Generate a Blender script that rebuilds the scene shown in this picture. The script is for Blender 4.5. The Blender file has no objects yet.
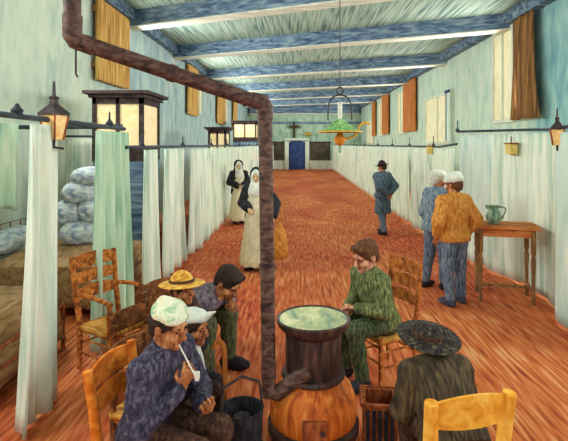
import bpy, bmesh, math, random
import numpy as np
from mathutils import Vector, Matrix
random.seed(7)
S = bpy.context.scene
C = S.collection
R = math.radians

# ------------------------------------------------------------------ materials
def lin(c):
    o = []
    for v in c:
        v = v / 255.0
        o.append(v / 12.92 if v <= 0.04045 else ((v + 0.055) / 1.055) ** 2.4)
    return (o[0], o[1], o[2], 1.0)

MATS = {}
def paint(name, cols, scale=(8, 8, 8), rough=0.85, bump=0.25, emit=None, dist=0.6, lo=0.32, hi=0.68, metal=0.0, spots=None):
    """streaky brush-worked paint: stretched noise through a ramp of the surface's own pigments"""
    if name in MATS:
        return MATS[name]
    m = bpy.data.materials.new(name); m.use_nodes = True
    nt = m.node_tree; N = nt.nodes; L = nt.links
    b = N['Principled BSDF']
    tc = N.new('ShaderNodeTexCoord'); mp = N.new('ShaderNodeMapping')
    mp.inputs['Scale'].default_value = scale
    L.new(tc.outputs['Object'], mp.inputs['Vector'])
    no = N.new('ShaderNodeTexNoise'); no.inputs['Scale'].default_value = 1.0
    no.inputs['Detail'].default_value = 3.0; no.inputs['Distortion'].default_value = dist
    L.new(mp.outputs[0], no.inputs['Vector'])
    rp = N.new('ShaderNodeValToRGB'); e = rp.color_ramp.elements
    n = len(cols)
    while len(e) < n: e.new(0.5)
    for i, c in enumerate(cols):
        e[i].position = lo + (hi - lo) * i / max(1, n - 1)
        e[i].color = lin(c)
    L.new(no.outputs['Fac'], rp.inputs['Fac'])
    L.new(rp.outputs[0], b.inputs['Base Color'])
    if bump:
        bp = N.new('ShaderNodeBump'); bp.inputs['Strength'].default_value = bump; bp.inputs['Distance'].default_value = 0.02
        L.new(no.outputs['Fac'], bp.inputs['Height']); L.new(bp.outputs[0], b.inputs['Normal'])
    b.inputs['Roughness'].default_value = rough
    b.inputs['Metallic'].default_value = metal
    b.inputs['Specular IOR Level'].default_value = 0.25
    if emit:
        b.inputs['Emission Color'].default_value = lin(emit[0]); b.inputs['Emission Strength'].default_value = emit[1]
    MATS[name] = m
    return m

def wallpaint(name, a, bcols, ysplit, width, scale):
    """a wall whose near stretch is painted one tint and whose far stretch another"""
    m = bpy.data.materials.new(name); m.use_nodes = True
    nt = m.node_tree; N = nt.nodes; L = nt.links
    b = N['Principled BSDF']; b.inputs['Roughness'].default_value = 0.9; b.inputs['Specular IOR Level'].default_value = 0.2
    tc = N.new('ShaderNodeTexCoord'); mp = N.new('ShaderNodeMapping'); mp.inputs['Scale'].default_value = scale
    L.new(tc.outputs['Object'], mp.inputs['Vector'])
    no = N.new('ShaderNodeTexNoise'); no.inputs['Scale'].default_value = 1; no.inputs['Detail'].default_value = 4; no.inputs['Distortion'].default_value = .7
    L.new(mp.outputs[0], no.inputs['Vector'])
    outs = []
    for cols in (a, bcols):
        rp = N.new('ShaderNodeValToRGB'); e = rp.color_ramp.elements
        while len(e) < len(cols): e.new(.5)
        for i, c in enumerate(cols):
            e[i].position = .33 + .34 * i / (len(cols) - 1); e[i].color = lin(c)
        L.new(no.outputs['Fac'], rp.inputs['Fac']); outs.append(rp)
    sp = N.new('ShaderNodeSeparateXYZ'); L.new(tc.outputs['Object'], sp.inputs[0])
    mr = N.new('ShaderNodeMapRange'); mr.inputs['From Min'].default_value = ysplit - width; mr.inputs['From Max'].default_value = ysplit + width
    L.new(sp.outputs['Y'], mr.inputs['Value'])
    mx = N.new('ShaderNodeMixRGB'); L.new(mr.outputs[0], mx.inputs['Fac'])
    L.new(outs[0].outputs[0], mx.inputs['Color1']); L.new(outs[1].outputs[0], mx.inputs['Color2'])
    L.new(mx.outputs[0], b.inputs['Base Color'])
    bp = N.new('ShaderNodeBump'); bp.inputs['Strength'].default_value = .25; bp.inputs['Distance'].default_value = .02
    L.new(no.outputs['Fac'], bp.inputs['Height']); L.new(bp.outputs[0], b.inputs['Normal'])
    return m

# ------------------------------------------------------------------ object helpers
def link(name, me, m, parent=None):
    o = bpy.data.objects.new(name, me)
    if m is not None: o.data.materials.append(m)
    C.objects.link(o)
    if parent is not None: o.parent = parent
    return o
def obj(name, bm, m, parent=None, smooth=True, bevel=0.0):
    me = bpy.data.meshes.new(name)
    bmesh.ops.recalc_face_normals(bm, faces=bm.faces)
    bm.to_mesh(me); bm.free()
    if smooth:
        for p in me.polygons: p.use_smooth = True
        if hasattr(me, 'set_sharp_from_angle'): me.set_sharp_from_angle(angle=R(40))
    o = link(name, me, m, parent)
    if bevel:
        bv = o.modifiers.new('bevel', 'BEVEL'); bv.width = bevel; bv.segments = 2
    return o
def thing(name, label, cat, loc=(0, 0, 0), rz=0.0, group=None):
    o = bpy.data.objects.new(name, None); C.objects.link(o)
    o.empty_display_size = .1
    o.location = loc; o.rotation_euler = (0, 0, rz)
    return tag(o, label, cat, group)
def tag(o, label, cat, group=None):
    o['label'] = label; o['category'] = cat
    if group: o['group'] = group
    return o
def struct(name, bm, m, parent=None, smooth=False, bevel=0.0):
    o = obj(name, bm, m, parent, smooth, bevel)
    if parent is None: o['kind'] = 'structure'
    return o
def bx(bm, x0, x1, y0, y1, z0, z1):
    v = [bm.verts.new((x, y, z)) for x in (x0, x1) for y in (y0, y1) for z in (z0, z1)]
    for f in ((0, 1, 3, 2), (4, 6, 7, 5), (0, 4, 5, 1), (2, 3, 7, 6), (0, 2, 6, 4), (1, 5, 7, 3)):
        bm.faces.new([v[i] for i in f])
    return bm
def NB(): return bmesh.new()
def box(x0, x1, y0, y1, z0, z1): return bx(NB(), x0, x1, y0, y1, z0, z1)
def tube(bm, pts, rad, seg=12, cap=True):
    pts = [Vector(p) for p in pts]
    if not isinstance(rad, (list, tuple)): rad = [rad] * len(pts)
    rings = []
    up = None
    for i, p in enumerate(pts):
        if i == 0: d = pts[1] - p
        elif i == len(pts) - 1: d = p - pts[i - 1]
        else: d = (pts[i + 1] - p).normalized() + (p - pts[i - 1]).normalized()
        d.normalize()
        if up is None:
            up = Vector((0, 0, 1)) if abs(d.z) < .9 else Vector((0, 1, 0))
        u = (up - d * up.dot(d)).normalized(); up = u
        w = d.cross(u)
        rings.append([bm.verts.new(p + (u * math.cos(2 * math.pi * k / seg) + w * math.sin(2 * math.pi * k / seg)) * rad[i]) for k in range(seg)])
    for a, b in zip(rings, rings[1:]):
        for k in range(seg):
            bm.faces.new((a[k], a[(k + 1) % seg], b[(k + 1) % seg], b[k]))
    if cap:
        bm.faces.new(rings[0][::-1]); bm.faces.new(rings[-1])
    return bm
def T(pts, rad, seg=12): return tube(NB(), pts, rad, seg)
def lathe(prof, seg=32, cx=0, cy=0, bm=None, sx=1, sy=1):
    bm = bm or NB(); rings = []
    for r, z in prof:
        if r < 1e-5: rings.append([bm.verts.new((cx, cy, z))])
        else: rings.append([bm.verts.new((cx + sx * r * math.cos(2 * math.pi * k / seg), cy + sy * r * math.sin(2 * math.pi * k / seg), z)) for k in range(seg)])
    for a, b in zip(rings, rings[1:]):
        for k in range(seg):
            k2 = (k + 1) % seg
            if len(a) == 1 and len(b) == 1: continue
            if len(a) == 1: bm.faces.new((a[0], b[k], b[k2]))
            elif len(b) == 1: bm.faces.new((a[k], b[0], a[k2]))
            else: bm.faces.new((a[k], b[k], b[k2], a[k2]))
    return bm
def arc(p0, p1, p2, n=8):
    p0, p1, p2 = Vector(p0), Vector(p1), Vector(p2)
    return [(1 - t) ** 2 * p0 + 2 * t * (1 - t) * p1 + t * t * p2 for t in [i / n for i in range(n + 1)]]

# ------------------------------------------------------------------ implicit surfaces for bodies and clothes
V = lambda *a: np.array(a, float)
def cap(a, b, r1, r2, k=.02, flat=None, op='+'): return dict(t='c', a=np.array(a, float), b=np.array(b, float), r1=r1, r2=r2, k=k, flat=flat, op=op)
def ell(c, r, Rm=None, k=.02, op='+'): return dict(t='e', c=np.array(c, float), r=np.array(r, float), R=np.eye(3) if Rm is None else Rm, k=k, op=op)
def cut(p, n, k=.004): return dict(t='p', p=np.array(p, float), n=np.array(n, float) / np.linalg.norm(n), k=k, op='-')   # removes the side n points to

def isomesh(prims, h, fold=None):
    lo = np.full(3, 1e9); hi = -lo
    for q in prims:
        if q['op'] != '+': continue
        if q['t'] == 'c':
            r = max(q['r1'], q['r2']); lo = np.minimum(lo, np.minimum(q['a'], q['b']) - r); hi = np.maximum(hi, np.maximum(q['a'], q['b']) + r)
        else:
            r = q['r'].max(); lo = np.minimum(lo, q['c'] - r); hi = np.maximum(hi, q['c'] + r)
    lo -= 3 * h + .03; hi += 3 * h + .03
    n = np.ceil((hi - lo) / h).astype(int) + 1
    F = np.full(n, .5, np.float32)
    ax = [lo[i] + h * np.arange(n[i]) for i in range(3)]
    for q in prims:
        k = q['k']; mg = .05 + k
        if q['t'] == 'c':
            r = max(q['r1'], q['r2']); a = np.minimum(q['a'], q['b']) - r - mg; b = np.maximum(q['a'], q['b']) + r + mg
        elif q['t'] == 'e':
            r = q['r'].max(); a = q['c'] - r - mg; b = q['c'] + r + mg
        else:
            a = lo; b = hi
        i0 = np.clip(np.floor((a - lo) / h).astype(int), 0, n); i1 = np.clip(np.ceil((b - lo) / h).astype(int) + 1, 0, n)
        if np.any(i1 <= i0): continue
        X, Y, Z = np.meshgrid(ax[0][i0[0]:i1[0]], ax[1][i0[1]:i1[1]], ax[2][i0[2]:i1[2]], indexing='ij')
        P = np.stack([X, Y, Z], -1)
        if q['t'] == 'c':
            A, B = q['a'].copy(), q['b'].copy()
            if q['flat'] is not None:
                nn, s = q['flat']; nn = np.array(nn, float) / np.linalg.norm(nn)
                f = 1 / s - 1
                mid = (A + B) / 2
                P = P + f * ((P - mid) @ nn)[..., None] * nn
                A = A + f * ((A - mid) @ nn) * nn; B = B + f * ((B - mid) @ nn) * nn
            ab = B - A; L2 = max(ab @ ab, 1e-9)
            t = np.clip(((P - A) @ ab) / L2, 0, 1)
            d = np.linalg.norm(P - A - t[..., None] * ab, axis=-1) - (q['r1'] + (q['r2'] - q['r1']) * t)
            if q['flat'] is not None: d = d * (.5 + .5 * q['flat'][1])
        elif q['t'] == 'e':
            p = (P - q['c']) @ q['R']
            k0 = np.linalg.norm(p / q['r'], axis=-1); k1 = np.linalg.norm(p / (q['r'] ** 2), axis=-1) + 1e-9
            d = k0 * (k0 - 1) / k1
        else:
            d = -((P - q['p']) @ q['n'])
        sl = (slice(i0[0], i1[0]), slice(i0[1], i1[1]), slice(i0[2], i1[2]))
        G = F[sl]
        if q['op'] == '+':
            hh = np.maximum(k - np.abs(G - d), 0) / k
            F[sl] = np.minimum(G, d) - hh * hh * k / 4
        else:
            hh = np.maximum(k - np.abs(G + d), 0) / k
            F[sl] = np.maximum(G, -d) + hh * hh * k / 4
    if fold:
        amp, fr = fold
        X, Y, Z = np.meshgrid(ax[0], ax[1], ax[2], indexing='ij')
        F = F + amp * (np.sin(fr * (X * .9 + Z * .6) + 2.2 * np.sin(fr * .45 * Y + 3 * Z)) * np.sin(fr * .7 * (Y - Z * .5) + 1.3)).astype(np.float32)
    s = F < 0
    c = [F[i:n[0] - 1 + i, j:n[1] - 1 + j, k:n[2] - 1 + k] for i in (0, 1) for j in (0, 1) for k in (0, 1)]
    sc = np.stack([q < 0 for q in c], 0).sum(0)
    act = (sc > 0) & (sc < 8)
    idx = -np.ones(act.shape, int); idx[act] = np.arange(act.sum())
    cv = np.stack([q[act] for q in c], 0)
    off = np.array([(i, j, k) for i in (0, 1) for j in (0, 1) for k in (0, 1)], float)
    acc = np.zeros((cv.shape[1], 3)); cnt = np.zeros(cv.shape[1])
    for i in range(8):
        for j in range(i + 1, 8):
            if abs(off[i] - off[j]).sum() != 1: continue
            m = (cv[i] < 0) != (cv[j] < 0)
            t = cv[i][m] / (cv[i][m] - cv[j][m])
            acc[m] += off[i] + t[:, None] * (off[j] - off[i]); cnt[m] += 1
    base = np.stack(np.nonzero(act), -1)
    verts = lo + h * (base + acc / cnt[:, None])
    faces = []
    for d in range(3):
        e1, e2 = (d + 1) % 3, (d + 2) % 3
        sl0 = [slice(None)] * 3; sl1 = [slice(None)] * 3
        sl0[d] = slice(0, n[d] - 1); sl1[d] = slice(1, n[d])
        a = s[tuple(sl0)]; b = s[tuple(sl1)]
        ii = np.stack(np.nonzero(a != b), -1)
        ok = (ii[:, e1] > 0) & (ii[:, e2] > 0) & (ii[:, e1] < n[e1] - 1) & (ii[:, e2] < n[e2] - 1)
        ii = ii[ok]
        fl = a[tuple(ii.T)]
        q = []
        for (u, v) in ((-1, -1), (0, -1), (0, 0), (-1, 0)):
            o = ii.copy(); o[:, e1] += u; o[:, e2] += v
            q.append(idx[tuple(o.T)])
        Q = np.stack(q, -1)
        Q[~fl] = Q[~fl][:, ::-1]
        faces.append(Q)
    return verts, np.concatenate(faces)

def iso(name, prims, h, m, parent=None, fold=None):
    v, f = isomesh(prims, h, fold)
    f = f[(f >= 0).all(1)]
    me = bpy.data.meshes.new(name)
    me.vertices.add(len(v)); me.vertices.foreach_set('co', v.astype(np.float32).ravel())
    me.loops.add(len(f) * 4); me.loops.foreach_set('vertex_index', f.astype(np.int32).ravel())
    me.polygons.add(len(f)); me.polygons.foreach_set('loop_start', np.arange(0, len(f) * 4, 4, dtype=np.int32))
    me.update(calc_edges=True); me.validate()
    for p in me.polygons: p.use_smooth = True
    return link(name, me, m, parent)

def rz(a): c, s = math.cos(a), math.sin(a); return np.array([[c, -s, 0], [s, c, 0], [0, 0, 1.]])
def rx(a): c, s = math.cos(a), math.sin(a); return np.array([[1., 0, 0], [0, c, -s], [0, s, c]])
def nrm(v): return v / (np.linalg.norm(v) + 1e-9)

# ------------------------------------------------------------------ people: local +y is forward, +x the person's right
def seated(lean=15, hz=.545, spread=.12, kf=.42, ff=.36, hp=-12, hy=0, hs=1.0, ef=None, wr=None, hunch=.6):
    l = R(lean); d = V(0, math.sin(l), math.cos(l)); d2 = V(0, math.sin(l * hunch), math.cos(l * hunch))
    P = dict(hip=V(0, 0, hz), chest=V(0, 0, hz) + d * .30, nb=V(0, 0, hz) + d * .49, n=V(0, math.cos(l), -math.sin(l)))
    P['head'] = P['nb'] + d2 * .165
    P['up'] = d
    for s, n in ((-1, 'L'), (1, 'R')):
        P['sh' + n] = P['nb'] - d * .05 + V(s * .175, 0, 0)
        P['hp' + n] = V(s * .09, .02, hz); P['kn' + n] = V(s * spread, kf, hz + .005); P['an' + n] = V(s * (spread + .01), ff, .085)
        P['el' + n] = P['sh' + n] + V(s * .07, .10, -.25)
        P['wr' + n] = V(s * .07, kf - .08, hz + .14)
    for k, v in (ef or {}).items(): P[k] = V(*v)
    P['HR'] = rz(R(hy)) @ rx(R(hp)); P['hs'] = hs
    return P
def standing(hp=-4, hy=0, hs=1.0, ef=None, lean=2, step=.03, width=.1):
    l = R(lean); d = V(0, math.sin(l), math.cos(l)); hz = .93
    P = dict(hip=V(0, 0, hz), chest=V(0, 0, hz) + d * .31, nb=V(0, 0, hz) + d * .51, n=V(0, math.cos(l), -math.sin(l)), up=d)
    P['head'] = P['nb'] + d * .165
    for s, n in ((-1, 'L'), (1, 'R')):
        P['sh' + n] = P['nb'] - d * .055 + V(s * .18, 0, 0)
        P['hp' + n] = V(s * .09, 0, hz - .02); P['kn' + n] = V(s * (width + .005), s * step + .02, .5); P['an' + n] = V(s * (width + .01), s * step * 2 - .02, .085)
        P['el' + n] = P['sh' + n] + V(s * .07, -.03, -.28)
        P['wr' + n] = P['el' + n] + V(-s * .02, .10, -.22)
    for k, v in (ef or {}).items(): P[k] = V(*v)
    P['HR'] = rz(R(hy)) @ rx(R(hp)); P['hs'] = hs
    return P

def hp_(P, x, y, z): return P['head'] + P['HR'] @ (V(x, y, z) * P['hs'])
def head_prims(P):
    q = lambda x, y, z: hp_(P, x, y, z)
    s = P['hs']; Rm = P['HR']
    return [
        ell(q(0, -.012, .03), V(.076, .096, .09) * s, Rm), ell(q(0, .03, -.055), V(.056, .06, .066) * s, Rm, .03),
        cap(q(-.042, .076, .016), q(.042, .076, .016), .013 * s, .013 * s, .015),
        ell(q(.042, .058, -.036), V(.028, .03, .028) * s, Rm, .02), ell(q(-.042, .058, -.036), V(.028, .03, .028) * s, Rm, .02),
        ell(q(.031, .1, -.006), V(.015, .0125, .010) * s, Rm, .012, '-'), ell(q(-.031, .1, -.006), V(.015, .0125, .010) * s, Rm, .012, '-'),
        cap(q(0, .09, .004), q(0, .112, -.034), .009 * s, .016 * s, .012),
        ell(q(.011, .1, -.04), V(.009, .01, .008) * s, Rm, .006), ell(q(-.011, .1, -.04), V(.009, .01, .008) * s, Rm, .006),
        cap(q(-.02, .082, -.064), q(.02, .082, -.064), .0085 * s, .0085 * s, .008), cap(q(-.017, .08, -.078), q(.017, .08, -.078), .009 * s, .009 * s, .008),
        ell(q(0, .076, -.1), V(.022, .02, .02) * s, Rm, .02),
        ell(q(.079, -.006, -.012), V(.011, .021, .034) * s, Rm, .006), ell(q(-.079, -.006, -.012), V(.011, .021, .034) * s, Rm, .006),
        cap(q(0, -.018, -.05), P['nb'] + V(0, -.01, -.02), .056 * s, .062, .03)]
def hand_prims(P, n, curl=.9, dirn=None, pal=None, hs=1.05):
    w = P['wr' + n]; d = nrm(w - P['el' + n]) if dirn is None else nrm(V(*dirn))
    pn = V(0, .2, -1.) if pal is None else V(*pal)
    pn = nrm(pn - d * (pn @ d)); sd = np.cross(d, pn)
    if n == 'L': sd = -sd          # sd points to the thumb side
    out = [cap(w, w + d * .07 * hs, .026, .036, .015, (pn, .5))]
    for i, (o, ln) in enumerate(((.03, .082), (.01, .092), (-.011, .086), (-.031, .068))):
        p = w + d * (.082 - abs(o - .01) * .25) * hs + sd * o * hs
        ang = .15
        for j, f in enumerate((.45, .32, .23)):
            ang += curl * (.45 if j == 0 else .62)
            e = p + (d * math.cos(ang) + pn * math.sin(ang) + sd * o * 1.0 * (1 if j == 0 else 0)) * ln * f * hs
            out.append(cap(p, e, .0095 - .0009 * j, .0088 - .0009 * j, .004)); p = e
    p = w + d * .022 + sd * .022
    e = p + (d * .55 + sd * .75 + pn * .35) * .045; out.append(cap(p, e, .013, .011, .008))
    e2 = e + (d * .8 + pn * (.5) - sd * .1) * .034; out.append(cap(e, e2, .0105, .0085, .004))
    return out
def limb(P, a, b, n, r1, r2, k=.02): return cap(P[a + n], P[b + n], r1, r2, k)
def torso_prims(P, g=0.0, belly=0.0):
    n = P['n']
    return [cap(P['hip'], P['chest'], .152 + g + belly, .162 + g, .03, (n, .72)), cap(P['chest'], P['nb'] - P['up'] * .07, .162 + g, .118 + g, .05, (n, .72)),
            cap(P['shL'], P['shR'], .062 + g, .062 + g, .06), cap(P['hpL'], P['hpR'], .105 + g, .105 + g, .05)]
def foot_prims(P, n, g=0.0, turn=0):
    s = -1 if n == 'L' else 1
    a = P['an' + n]; f = rz(R(-s * (8 + turn))) @ V(0, 1, 0)
    z0 = .036 + g * .5
    b = V(a[0], a[1], z0 + .004)
    return [cap(a + V(0, 0, .03), b, .042 + g, .04 + g, .02), cap(b - f * .035, b + f * .1, .037 + g, .04 + g, .02), cap(b + f * .06, b + f * .16, .042 + g, .03 + g, .03, (V(0, 0, 1), .75))]
def arm_prims(P, g=0.0):
    o = []
    for n in 'LR': o += [limb(P, 'sh', 'el', n, .052 + g, .041 + g), limb(P, 'el', 'wr', n, .042 + g, .028 + g)]
    return o
def leg_prims(P, g=0.0):
    o = []
    for n in 'LR': o += [limb(P, 'hp', 'kn', n, .088 + g, .06 + g, .03), limb(P, 'kn', 'an', n, .058 + g, .04 + g)]
    return o
def eyes(P, root, m):
    for s in (-1, 1):
        c = hp_(P, s * .031, .082, -.006)
        iso('eye', [ell(c, V(.0095, .008, .005) * P['hs'], P['HR'])], .003, m, root)
        a, b, d = hp_(P, s * .013, .092, .014), hp_(P, s * .03, .094, .022), hp_(P, s * .05, .078, .014)
        obj('eyebrow', T(arc(a, b, d, 6), [.002, .003, .004, .004, .004, .003, .002], 6), M['brow'], root)
    obj('lips', T(arc(hp_(P, -.022, .086, -.071), hp_(P, 0, .1, -.069), hp_(P, .022, .086, -.071), 6), [.002, .004, .005, .005, .005, .004, .002], 6), M['lips'], root)

def person(label, loc, yaw, P, skin, h=.009, top=None, bottom=None, shoe=None, hair=None, hands=('L', 'R'), curl=.9, hand_kw=None, scale=1.0,
           jacket_hem=.02, shoes_g=.008, collar=None, tg=.02, name='person', hairtype='short', group=None, face=True, belly=0.0, body_h=None):
    root = thing(name, label, 'person', loc, R(yaw), group); root.scale = (scale,) * 3
    pr = torso_prims(P) + head_prims(P) + arm_prims(P) + leg_prims(P)
    for n in 'LR': pr += foot_prims(P, n)
    for n in hands: pr += hand_prims(P, n, curl, **((hand_kw or {}).get(n, {})))
    iso('body', pr, body_h or h, skin, root)
    if face: eyes(P, root, M['eye'])
    if top is not None:
        pr = torso_prims(P, tg, belly)
        for n in 'LR':
            pr += [limb(P, 'sh', 'el', n, .056 + tg, .05 + tg), cap(P['el' + n], P['wr' + n] + nrm(P['el' + n] - P['wr' + n]) * .03, .05 + tg, .036 + tg * .7)]
        pr.append(cap(P['nb'], P['head'] + (P['nb'] - P['head']) * .55, .082, .072, .03))
        nd = nrm(P['head'] - P['nb'])
        pr.append(cut(P['nb'] + (P['head'] - P['nb']) * .34 , nd + P['n'] * .25))
        pr.append(cut(P['hip'] - P['up'] * jacket_hem, -P['up']))
        iso('jacket', pr, h, top, root, (.0045, 38))
    if collar is not None:
        nd = nrm(P['head'] - P['nb'])
        iso('collar', [cap(P['nb'] + nd * .015, P['nb'] + nd * .062, .085, .078, .01), cut(P['nb'] + nd * .075, nd + P['n'] * .3)], .008, collar, root)
    if bottom is not None:
        pr = [cap(P['hpL'], P['hpR'], .112, .112, .05), cap(P['hip'], P['hip'] + P['up'] * .08, .155, .15, .04, (P['n'], .75))]
        for n in 'LR':
            pr += [limb(P, 'hp', 'kn', n, .108, .083, .03), cap(P['kn' + n], P['an' + n] + V(0, 0, .03), .081, .066, .03)]
        for n in 'LR': pr.append(cut(P['an' + n] + V(0, 0, .0), V(0, 0, -1)))
        iso('trousers', pr, h, bottom, root, (.005, 34))
    if shoe is not None:
        for n in 'LR':
            iso('shoe', foot_prims(P, n, shoes_g) + [cut(V(0, 0, 0.0), V(0, 0, -1))], min(h, .009), shoe, root)
    if hair is not None:
        q = lambda x, y, z: hp_(P, x, y, z)
        Rm = P['HR']; s = P['hs']
        pr = [ell(q(0, -.016, .036), V(.086, .104, .096) * s, Rm), ell(q(0, -.06, -.02), V(.07, .055, .07) * s, Rm, .03),
              cap(q(-.05, .06, .082), q(.045, .07, .085), .024 * s, .02 * s, .02),
              ell(q(0, .105, -.03), V(.07, .062, .085) * s, Rm, .012, '-'), cut(q(0, .03, -.06), Rm @ V(0, .9, -.9), .01)]
        if hairtype == 'hat':
            pr = pr[:2] + pr[3:] + [cut(q(0, 0, .058), Rm @ V(0, 0, 1))]
        iso('hair', pr, .007, hair, root, (.004, 70))
    return root

# ------------------------------------------------------------------ palette
M = {}
def P_(k, *a, **kw): M[k] = paint(k, *a, **kw)
P_('eye', [(40, 28, 24), (60, 45, 38)], bump=0)
P_('brow', [(50, 30, 20), (75, 45, 28)], (40, 40, 40))
P_('lips', [(130, 58, 42), (150, 75, 55)], (40, 40, 40), bump=0)
P_('skin', [(120, 66, 38), (176, 108, 66), (206, 146, 96)], (30, 30, 14))
P_('skin_dark', [(122, 68, 40), (172, 106, 64), (206, 146, 94)], (30, 30, 14))
P_('skin_pink', [(150, 84, 66), (196, 130, 96), (222, 170, 130)], (30, 30, 14))
P_('skin_pale', [(200, 160, 110), (226, 190, 140)], (30, 30, 14))

def floor_mat():
    m = bpy.data.materials.new('floor_tiles'); m.use_nodes = True
    nt = m.node_tree; N = nt.nodes; L = nt.links; b = N['Principled BSDF']
    b.inputs['Roughness'].default_value = .85; b.inputs['Specular IOR Level'].default_value = .2
    tc = N.new('ShaderNodeTexCoord')
    def noise(sc, det, dis, rot=0):
        mp = N.new('ShaderNodeMapping'); mp.inputs['Scale'].default_value = sc; mp.inputs['Rotation'].default_value = (0, 0, rot)
        L.new(tc.outputs['Object'], mp.inputs['Vector'])
        n = N.new('ShaderNodeTexNoise'); n.inputs['Scale'].default_value = 1; n.inputs['Detail'].default_value = det; n.inputs['Distortion'].default_value = dis
        L.new(mp.outputs[0], n.inputs['Vector']); return n
    def ramp(src, cols, lo, hi):
        rp = N.new('ShaderNodeValToRGB'); e = rp.color_ramp.elements
        while len(e) < len(cols): e.new(.5)
        for i, c in enumerate(cols): e[i].position = lo + (hi - lo) * i / (len(cols) - 1); e[i].color = lin(c)
        L.new(src.outputs['Fac'], rp.inputs['Fac']); return rp
    n1 = noise((27, 1.9, 4), 1.5, .15); n2 = noise((24, 3.6, 4), 1.5, .2, .5); big = noise((.55, .3, 1), 2, .6)
    a = ramp(n1, [(138, 58, 30), (196, 98, 50), (214, 124, 68), (228, 166, 112)], .28, .72)
    c = ramp(n2, [(112, 40, 26), (176, 70, 38), (200, 98, 54), (218, 140, 98)], .28, .74)
    k = ramp(big, [(0, 0, 0), (255, 255, 255)], .42, .6)
    mx = N.new('ShaderNodeMixRGB'); L.new(k.outputs[0], mx.inputs['Fac']); L.new(a.outputs[0], mx.inputs['Color1']); L.new(c.outputs[0], mx.inputs['Color2'])
    L.new(mx.outputs[0], b.inputs['Base Color'])
    bp = N.new('ShaderNodeBump'); bp.inputs['Strength'].default_value = .25; bp.inputs['Distance'].default_value = .02
    L.new(n1.outputs['Fac'], bp.inputs['Height']); L.new(bp.outputs[0], b.inputs['Normal'])
    return m
M['floor'] = floor_mat()
P_('plank', [(72, 98, 94), (134, 158, 142), (166, 184, 162)], (17, .6, 8), bump=.4, dist=.1, lo=.3, hi=.6)
P_('beam', [(58, 78, 104), (98, 122, 142), (140, 160, 166)], (1.2, 6, 12), bump=.3)
P_('soffit', [(190, 192, 172), (226, 222, 198)], (2, 8, 8))
P_('farwall', [(128, 160, 142), (160, 186, 158), (178, 200, 172)], (3, 3, 1.5))
P_('curtain', [(158, 190, 166), (204, 220, 194), (226, 230, 206), (190, 212, 184)], (9, 9, .9), lo=.25, hi=.75)
P_('curtain_white', [(164, 192, 170), (216, 224, 202), (234, 234, 212)], (9, 9, .9), lo=.3, hi=.7)
P_('curtain_green', [(126, 170, 140), (182, 208, 176), (212, 224, 194)], (9, 9, .9), lo=.3, hi=.7)
P_('curtain_blue', [(176, 204, 190), (206, 222, 206), (222, 230, 212)], (5, 5, .9), lo=.3, hi=.7)
P_('iron', [(34, 30, 34), (58, 48, 50), (84, 66, 58)], (20, 20, 20), rough=.6)
P_('rail', [(36, 42, 48), (66, 74, 78)], (10, 2, 10), rough=.6)
P_('pipe', [(42, 29, 27), (82, 56, 46), (112, 82, 68)], (16, 16, 30), rough=.6, bump=.5)
P_('stove_dark', [(38, 28, 26), (66, 46, 40), (96, 66, 52)], (28, 28, 4), rough=.55)
P_('stove_orange', [(150, 62, 18), (206, 104, 32), (228, 140, 60)], (18, 18, 3), rough=.6)  # plain orange base colour of the stove belly, no emission
P_('dish', [(126, 148, 122), (182, 186, 140), (214, 208, 160)], (14, 8, 10), rough=.6)
P_('rust', [(92, 44, 24), (148, 74, 34), (176, 100, 52)], (30, 30, 10), rough=.7)
P_('amber', [(146, 98, 44), (196, 146, 70), (220, 180, 104)], (14, 14, 1.2))
P_('orange_shutter', [(150, 82, 34), (190, 112, 50), (206, 136, 74)], (14, 14, 1.2))
P_('brown_drape', [(84, 58, 34), (130, 90, 50), (162, 112, 62)], (12, 12, .8))
P_('cream', [(214, 204, 166), (236, 226, 190)], (4, 4, 2), emit=((236, 226, 190), .12))
P_('pane', [(226, 188, 120), (238, 214, 160), (232, 196, 150)], (6, 6, 6), rough=.5, emit=((238, 214, 160), .15))  # faint emission makes the cabinet panes glow; there is no lamp inside
P_('darkwood', [(34, 26, 28), (58, 44, 42), (78, 62, 56)], (6, 6, 12))
P_('white_trim', [(196, 206, 186), (222, 222, 200)], (6, 6, 3))
P_('bluedoor', [(34, 50, 92), (56, 78, 124)], (8, 8, 2))
P_('doorpanel', [(58, 54, 46), (92, 84, 66)], (4, 4, 4))
P_('blanket', [(88, 62, 40), (134, 100, 62), (160, 126, 84), (150, 140, 100)], (14, 4, 18), lo=.25, hi=.75)
P_('blanket_red', [(110, 46, 26), (160, 82, 44), (184, 110, 62)], (5, 14, 14))
P_('sheet', [(196, 192, 176), (224, 216, 196)], (6, 6, 6))
P_('pillow', [(120, 136, 160), (188, 196, 200), (222, 222, 212)], (9, 9, 16))
P_('chair_brown', [(104, 52, 18), (170, 94, 34), (206, 134, 60)], (18, 18, 18))
P_('chair_dark', [(70, 40, 22), (122, 70, 34), (160, 98, 52)], (18, 18, 18))
P_('chair_orange', [(176, 84, 16), (218, 118, 28), (232, 148, 54)], (14, 14, 14))
P_('chair_yellow', [(206, 132, 30), (228, 160, 48), (236, 186, 84)], (14, 14, 14))
P_('rush', [(142, 88, 28), (196, 136, 54), (216, 166, 84)], (50, 8, 8))
P_('purple', [(30, 28, 42), (58, 53, 70), (98, 92, 106)], (41, 41, 23), bump=.5)
P_('navy', [(30, 32, 48), (48, 54, 78), (72, 80, 104)], (41, 41, 23), bump=.5)
P_('black', [(20, 20, 25), (36, 35, 40), (58, 55, 57)], (41, 41, 23), bump=.4)
P_('darkbrown', [(42, 26, 20), (72, 46, 34), (104, 70, 48)], (38, 38, 20), bump=.5)
P_('lilac', [(74, 62, 74), (118, 102, 112), (156, 140, 142)], (41, 41, 17), bump=.4)
P_('olive', [(46, 50, 34), (84, 88, 56), (118, 118, 74)], (49, 49, 15), bump=.5)
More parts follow.
